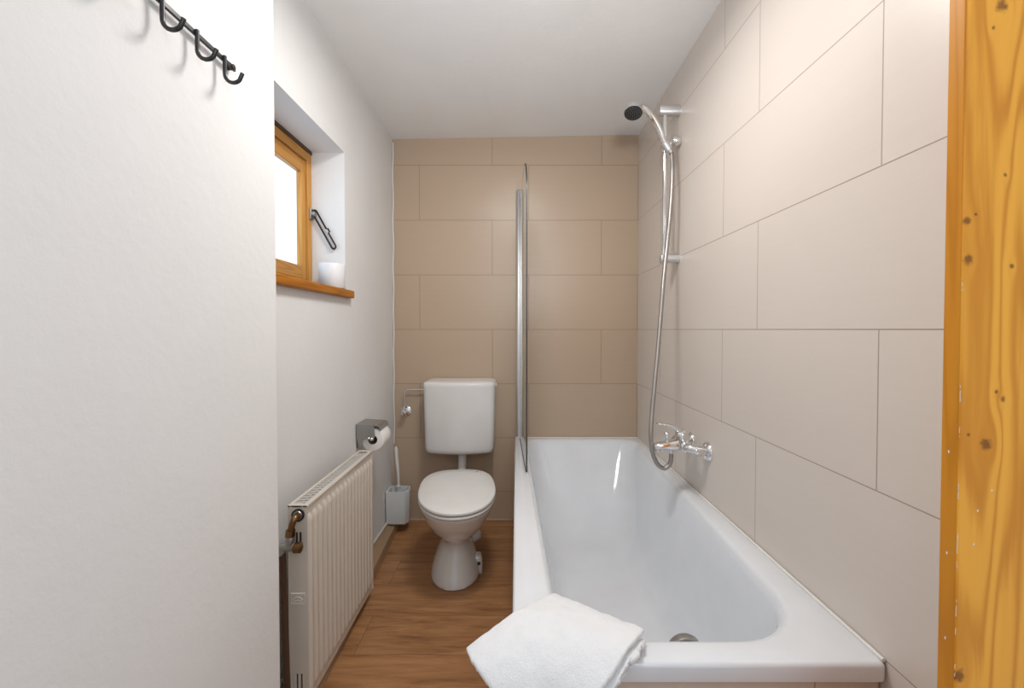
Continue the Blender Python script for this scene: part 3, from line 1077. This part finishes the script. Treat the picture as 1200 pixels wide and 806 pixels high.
# ------------------------------------------------------------------ shower rail
SY = 1.772
sr = thing('shower_rail', (RX, SY, Z(.28)), 'chrome shower slide rail fixed to the right tiled wall', 'shower rail')
SX = .612
ztp, zbt = Z(.897), Z(.293)
m = MB().tube([(SX, SY, zbt - .012), (SX, SY, ztp - .004)], .0105, 24)
m.build('rail_tube', M['chrome'], sr)
m = MB()
Lb = []
for x, k in ((RX, 1.0), (SX - .022, 1.0), (SX - .0265, .9), (SX - .028, .6)):
    Lb.append([(x, SY + y * k, ztp + z * k) for y, z, _ in rquad([(-.020, -.021), (.020, -.021), (.020, .021), (-.020, .021)], [.015] * 4, 0, 6, 2)])
m.loft(Lb)
m.build('wall_bracket', M['satin'], sr, angle=50)
m = MB()
Lb = []
for x, k in ((RX, 1.0), (SX - .012, 1.0), (SX - .018, .9), (SX - .020, .6)):
    Lb.append([(x, SY + y * k, zbt + z * k) for y, z, _ in rquad([(-.018, -.019), (.018, -.019), (.018, .019), (-.018, .019)], [.016] * 4, 0, 6, 2)])
m.loft(Lb)
m.build('wall_bracket', M['satin'], sr, angle=50)
slz = Z(.748)
m = MB().tube([(SX, SY, slz - .024), (SX, SY, slz - .022), (SX, SY, slz + .022), (SX, SY, slz + .024)], [.014, .017, .017, .014], 24)
m.tube([(SX, SY, slz + .005), (SX + .030, SY - .006, slz + .018)], [.013, .012], 18)
sl = m.build('slider', M['chrome'], sr)
m = MB().sphere((SX + .040, SY - .012, slz + .020), .0225, 14)
m.build('slider_knob', M['chrome'], sl)
cp = Vector((SX - .006, SY - .034, slz - .010))
hd = Vector((-.58, -.13, .80)).normalized()
m = MB().tube([cp - hd * .018, cp - hd * .016, cp + hd * .016, cp + hd * .018], [.0135, .0155, .0165, .0145], 20)
m.tube([(SX, SY, slz - .008), tuple(cp)], [.014, .012], 16)
m.build('handset_clip', M['satin'], sl)

# hand shower
hs = thing('hand_shower', tuple(cp), 'chrome hand shower with black spray face clipped on the rail', 'hand shower')
hc = Vector((.455, 1.675, Z(.846)))          # head centre
pts = curve([cp - hd * .030, cp + hd * .02, (.572, 1.725, Z(.798)), (.538, 1.71, Z(.841)), (.500, 1.69, Z(.866)), (.470, 1.68, Z(.870))], 6)
n_ = len(pts)
m = MB().tube(pts, [.0095 + .004 * min(1, k / (n_ * .45)) + .002 * max(0, (k / n_ - .6)) for k in range(n_)], 20)
m.build('handle', M['chrome'], hs, angle=60)
fn = Vector((-.14, -.36, -.92)).normalized()
m = MB().tube([hc - fn * .030, hc - fn * .029, hc - fn * .022, hc - fn * .010, hc + fn * .002, hc + fn * .008, hc + fn * .009], [.006, .014, .027, .035, .037, .036, .033], 36)
m.build('shower_head', M['chrome'], hs, angle=60)
m = MB().tube([hc + fn * .006, hc + fn * .0105, hc + fn * .012], [.0335, .0335, .031], 36)
fp = m.build('spray_plate', M['face'], hs)
ax = fn.cross(Vector((0, 0, 1))).normalized()
ay = fn.cross(ax)
m = MB()
for rr, cnt in ((.006, 5), (.013, 10), (.020, 15), (.027, 20)):
    for k in range(cnt):
        a_ = 2 * pi * k / cnt
        c = hc + fn * .0125 + (ax * cos(a_) + ay * sin(a_)) * rr
        m.tube([c - fn * .001, c + fn * .0012], [.0012, .0008], 6)
m.build('nozzles', M['steel'], fp)

# ------------------------------------------------------------------ mixer tap
FY, FZ = 1.558, Z(-.418)
tap = thing('bath_mixer_tap', (RX, FY, FZ), 'chrome lever bath mixer tap on the right wall above the tub', 'tap')
BX = .607
for y in (FY - .074, FY + .074):
    m = MB().tube([(RX, y, FZ - .008), (RX - .004, y, FZ - .008), (RX - .012, y, FZ - .008), (RX - .016, y, FZ - .008)], [.034, .034, .027, .015], 32)
    m.build('rosette', M['chrome'], tap, angle=50)
    m = MB().tube(curve([(RX - .012, y, FZ - .008), (RX - .03, y, FZ - .006), (RX - .045, y + (FY - y) * .05, FZ - .003), (BX, y + (FY - y) * .25, FZ), (BX - .002, y + (FY - y) * .6, FZ)], 5), .0155, 18)
    m.cyl((RX - .020, y, FZ - .008), (RX - .038, y, FZ - .006), .0175, 6)
    m.build('connector', M['chrome'], tap, angle=40)
m = MB().tube([(BX - .002, FY - .052, FZ), (BX - .002, FY - .048, FZ), (BX - .002, FY + .048, FZ), (BX - .002, FY + .052, FZ)], [.017, .021, .021, .017], 24)
# spout: flattened taper towards the tub
Lp = []
for x, w_, h_, dz in ((BX, .024, .022, .0), (BX - .03, .024, .0205, -.003), (BX - .06, .022, .0170, -.006), (BX - .085, .019, .0145, -.008), (BX - .100, .016, .0120, -.009), (BX - .104, .009, .007, -.009)):
    Lp.append([(x, FY + w_ * cos(2 * pi * k / 24), FZ + dz + h_ * sin(2 * pi * k / 24)) for k in range(24)])
m.loft(Lp)
m.cyl((BX - .088, FY, FZ - .012), (BX - .088, FY, FZ - .027), .0105, 20)
m.build('spout_body', M['chrome'], tap, angle=60)
m = MB().cyl((BX - .040, FY, FZ - .010), (BX - .040, FY, FZ - .034), .0095, 18)
m.build('hose_outlet', M['chrome'], tap)
m = MB().tube([(BX - .056, FY, FZ + .005), (BX - .056, FY, FZ + .022), (BX - .056, FY, FZ + .026)], [.0055, .0045, .0055], 14)
m.sphere((BX - .056, FY, FZ + .034), .0105, 12)
m.build('diverter_knob', M['chrome'], tap, angle=60)
m = MB().tube([(BX + .002, FY, FZ + .012), (BX + .001, FY, FZ + .024), (BX - .001, FY, FZ + .030), (BX - .003, FY, FZ + .046), (BX - .006, FY, FZ + .053)], [.026, .025, .024, .021, .010], 24)
# lever blade
Lv = []
for x, w_, h_, dz in ((BX + .018, .009, .006, .034), (BX + .012, .018, .013, .036), (BX - .008, .020, .0135, .047), (BX - .035, .0165, .0085, .062), (BX - .060, .0135, .0045, .071), (BX - .080, .0125, .0037, .0745), (BX - .092, .009, .003, .0755)):
    Lv.append([(x, FY + w_ * cos(2 * pi * k / 20), FZ + dz + h_ * sin(2 * pi * k / 20)) for k in range(20)])
m.loft(Lv)
m.build('lever', M['chrome'], tap, angle=60)
MB().cyl((BX - .024, FY - .0252, FZ + .001), (BX - .024, FY - .0215, FZ + .001), .0045, 14).build('hot_mark', M['orange'], tap)

# hose between the tap and the hand shower
def fp_(px, py, y):
    return ((px - 605) * y / 501.0, y, Z((386 - py) * y / 501.0))


hp = [(BX - .040, FY, FZ - .034), (BX - .040, FY - .001, FZ - .052), fp_(785.5, 545, FY), fp_(779, 549.5, FY), fp_(771, 544, FY), fp_(765.5, 530, FY + .005), fp_(763.5, 510, FY + .01), fp_(764.5, 485, FY + .03),
      fp_(768, 445, FY + .06), fp_(771.5, 405, FY + .09), fp_(774.5, 365, FY + .115), fp_(777.5, 325, FY + .135), fp_(781, 288, 1.715), fp_(784, 256, 1.718), fp_(786, 226, 1.722), fp_(786.6, 203, 1.730)]
e = cp - hd * .030
e2 = cp - hd * .040
hp += [tuple(e2), tuple(e)]
m = MB().tube(curve(hp, 10), .0082, 14)
tag(m.build('shower_hose', M['hose'], base=hp[2], angle=80), 'metal shower hose hanging from the hand shower to the tap', 'hose')

# ------------------------------------------------------------------ towel over the near corner of the tub
T = (.084, .935, -.580)
TL = (-.012, .848, -.571)
Lc = (-.098, .808, -.612)
TR = (.170, .860, -.572)
Ce = (.078, .795, -.566)
LB = (-.050, .735, -.622)
Rr = (.246, .806, -.571)
RB = (.160, .716, -.590)
Bb = (.062, .690, -.735)
G = [[T, TR, Rr], [TL, Ce, RB], [Lc, LB, Bb]]


def q3(a, b, c, t_):
    return tuple(a[i] * (1 - t_) * (1 - 2 * t_) + b[i] * 4 * t_ * (1 - t_) + c[i] * t_ * (2 * t_ - 1) for i in range(3))


NU = 46


def sheet(u, v):
    p = q3(q3(*G[0], v), q3(*G[1], v), q3(*G[2], v), u)
    w = .0028 * noise.noise((u * 5 + 3, v * 5, 1)) + .0016 * noise.noise((u * 14, v * 14, 7)) + .0007 * noise.noise((u * 40, v * 40, 2))
    cr = -.006 * math.exp(-((u - v * .4 - .52) / .05) ** 2) * max(0, min(1, (v - .45) * 3))
    return Vector((p[0], p[1], Z(p[2]) + w + cr))


def layer(m, sh, dz, th, grow, wob):
    """closed shell: top and under surface with a rounded edge"""
    ts = [0, .003, .008, .015, .024] + [.036 + .928 * k / 40 for k in range(41)] + [.976, .985, .992, .997, 1.0]
    n = len(ts) - 1
    pts = {}
    for i in range(n + 1):
        for j in range(n + 1):
            u = -grow + (1 + 2 * grow) * ts[i]
            v = -grow + (1 + sh + 2 * grow) * ts[j]
            p = sheet(min(max(u, -.05), 1.05), v)
            eps = .01
            nn = (sheet(u + eps, v) - p).cross(sheet(u, v + eps) - p)
            nn.normalize()
            if nn.z < 0:
                nn = -nn
            du = min(ts[i], 1 - ts[i]) * .36
            dvv = min(ts[j], 1 - ts[j]) * .36
            d_ = min(du, dvv)
            r = min(1.0, d_ / .008)
            k = sqrt(max(0.0, 1 - (1 - r) ** 2))
            mid = p + nn * (dz - th / 2)
            wv = wob * noise.noise((i * .5, j * .5, dz * 900)) * (1 - r)
            pts[i, j] = (mid + nn * (th / 2 * k + wv), mid - nn * (th / 2 * k - wv))
    idt, idb = {}, {}
    for i in range(n + 1):
        for j in range(n + 1):
            edge = i in (0, n) or j in (0, n)
            idt[i, j] = len(m.v)
            m.v.append(tuple(pts[i, j][0]))
            if edge:
                idb[i, j] = idt[i, j]
            else:
                idb[i, j] = len(m.v)
                m.v.append(tuple(pts[i, j][1]))
    for i in range(n):
        for j in range(n):
            m.f.append((idt[i, j], idt[i + 1, j], idt[i + 1, j + 1], idt[i, j + 1]))
            m.f.append((idb[i, j], idb[i, j + 1], idb[i + 1, j + 1], idb[i + 1, j]))


m = MB()
layer(m, 0.0, 0.0, .0125, 0.0, .001)
layer(m, 0.075, -.0130, .0125, -.03, .0)


def off_rim(x, y, z):
    """the cloth lies on the tub edge, never inside it"""
    dx, dy, dz = x + .0120, y - .7525, RIM + .0030 - z
    if dx <= 0 or dy <= 0 or dz <= 0:
        return (x, y, z)
    if dz <= dx and dz <= dy:
        return (x, y, z + dz)
    return (x - dx, y, z) if dx < dy else (x, y - dy, z)


m.xf(off_rim)
tag(m.build('bath_towel', M['terry'], base=(.08, .80, RIM), angle=80), 'folded white terry towel draped over the near corner of the tub', 'towel')
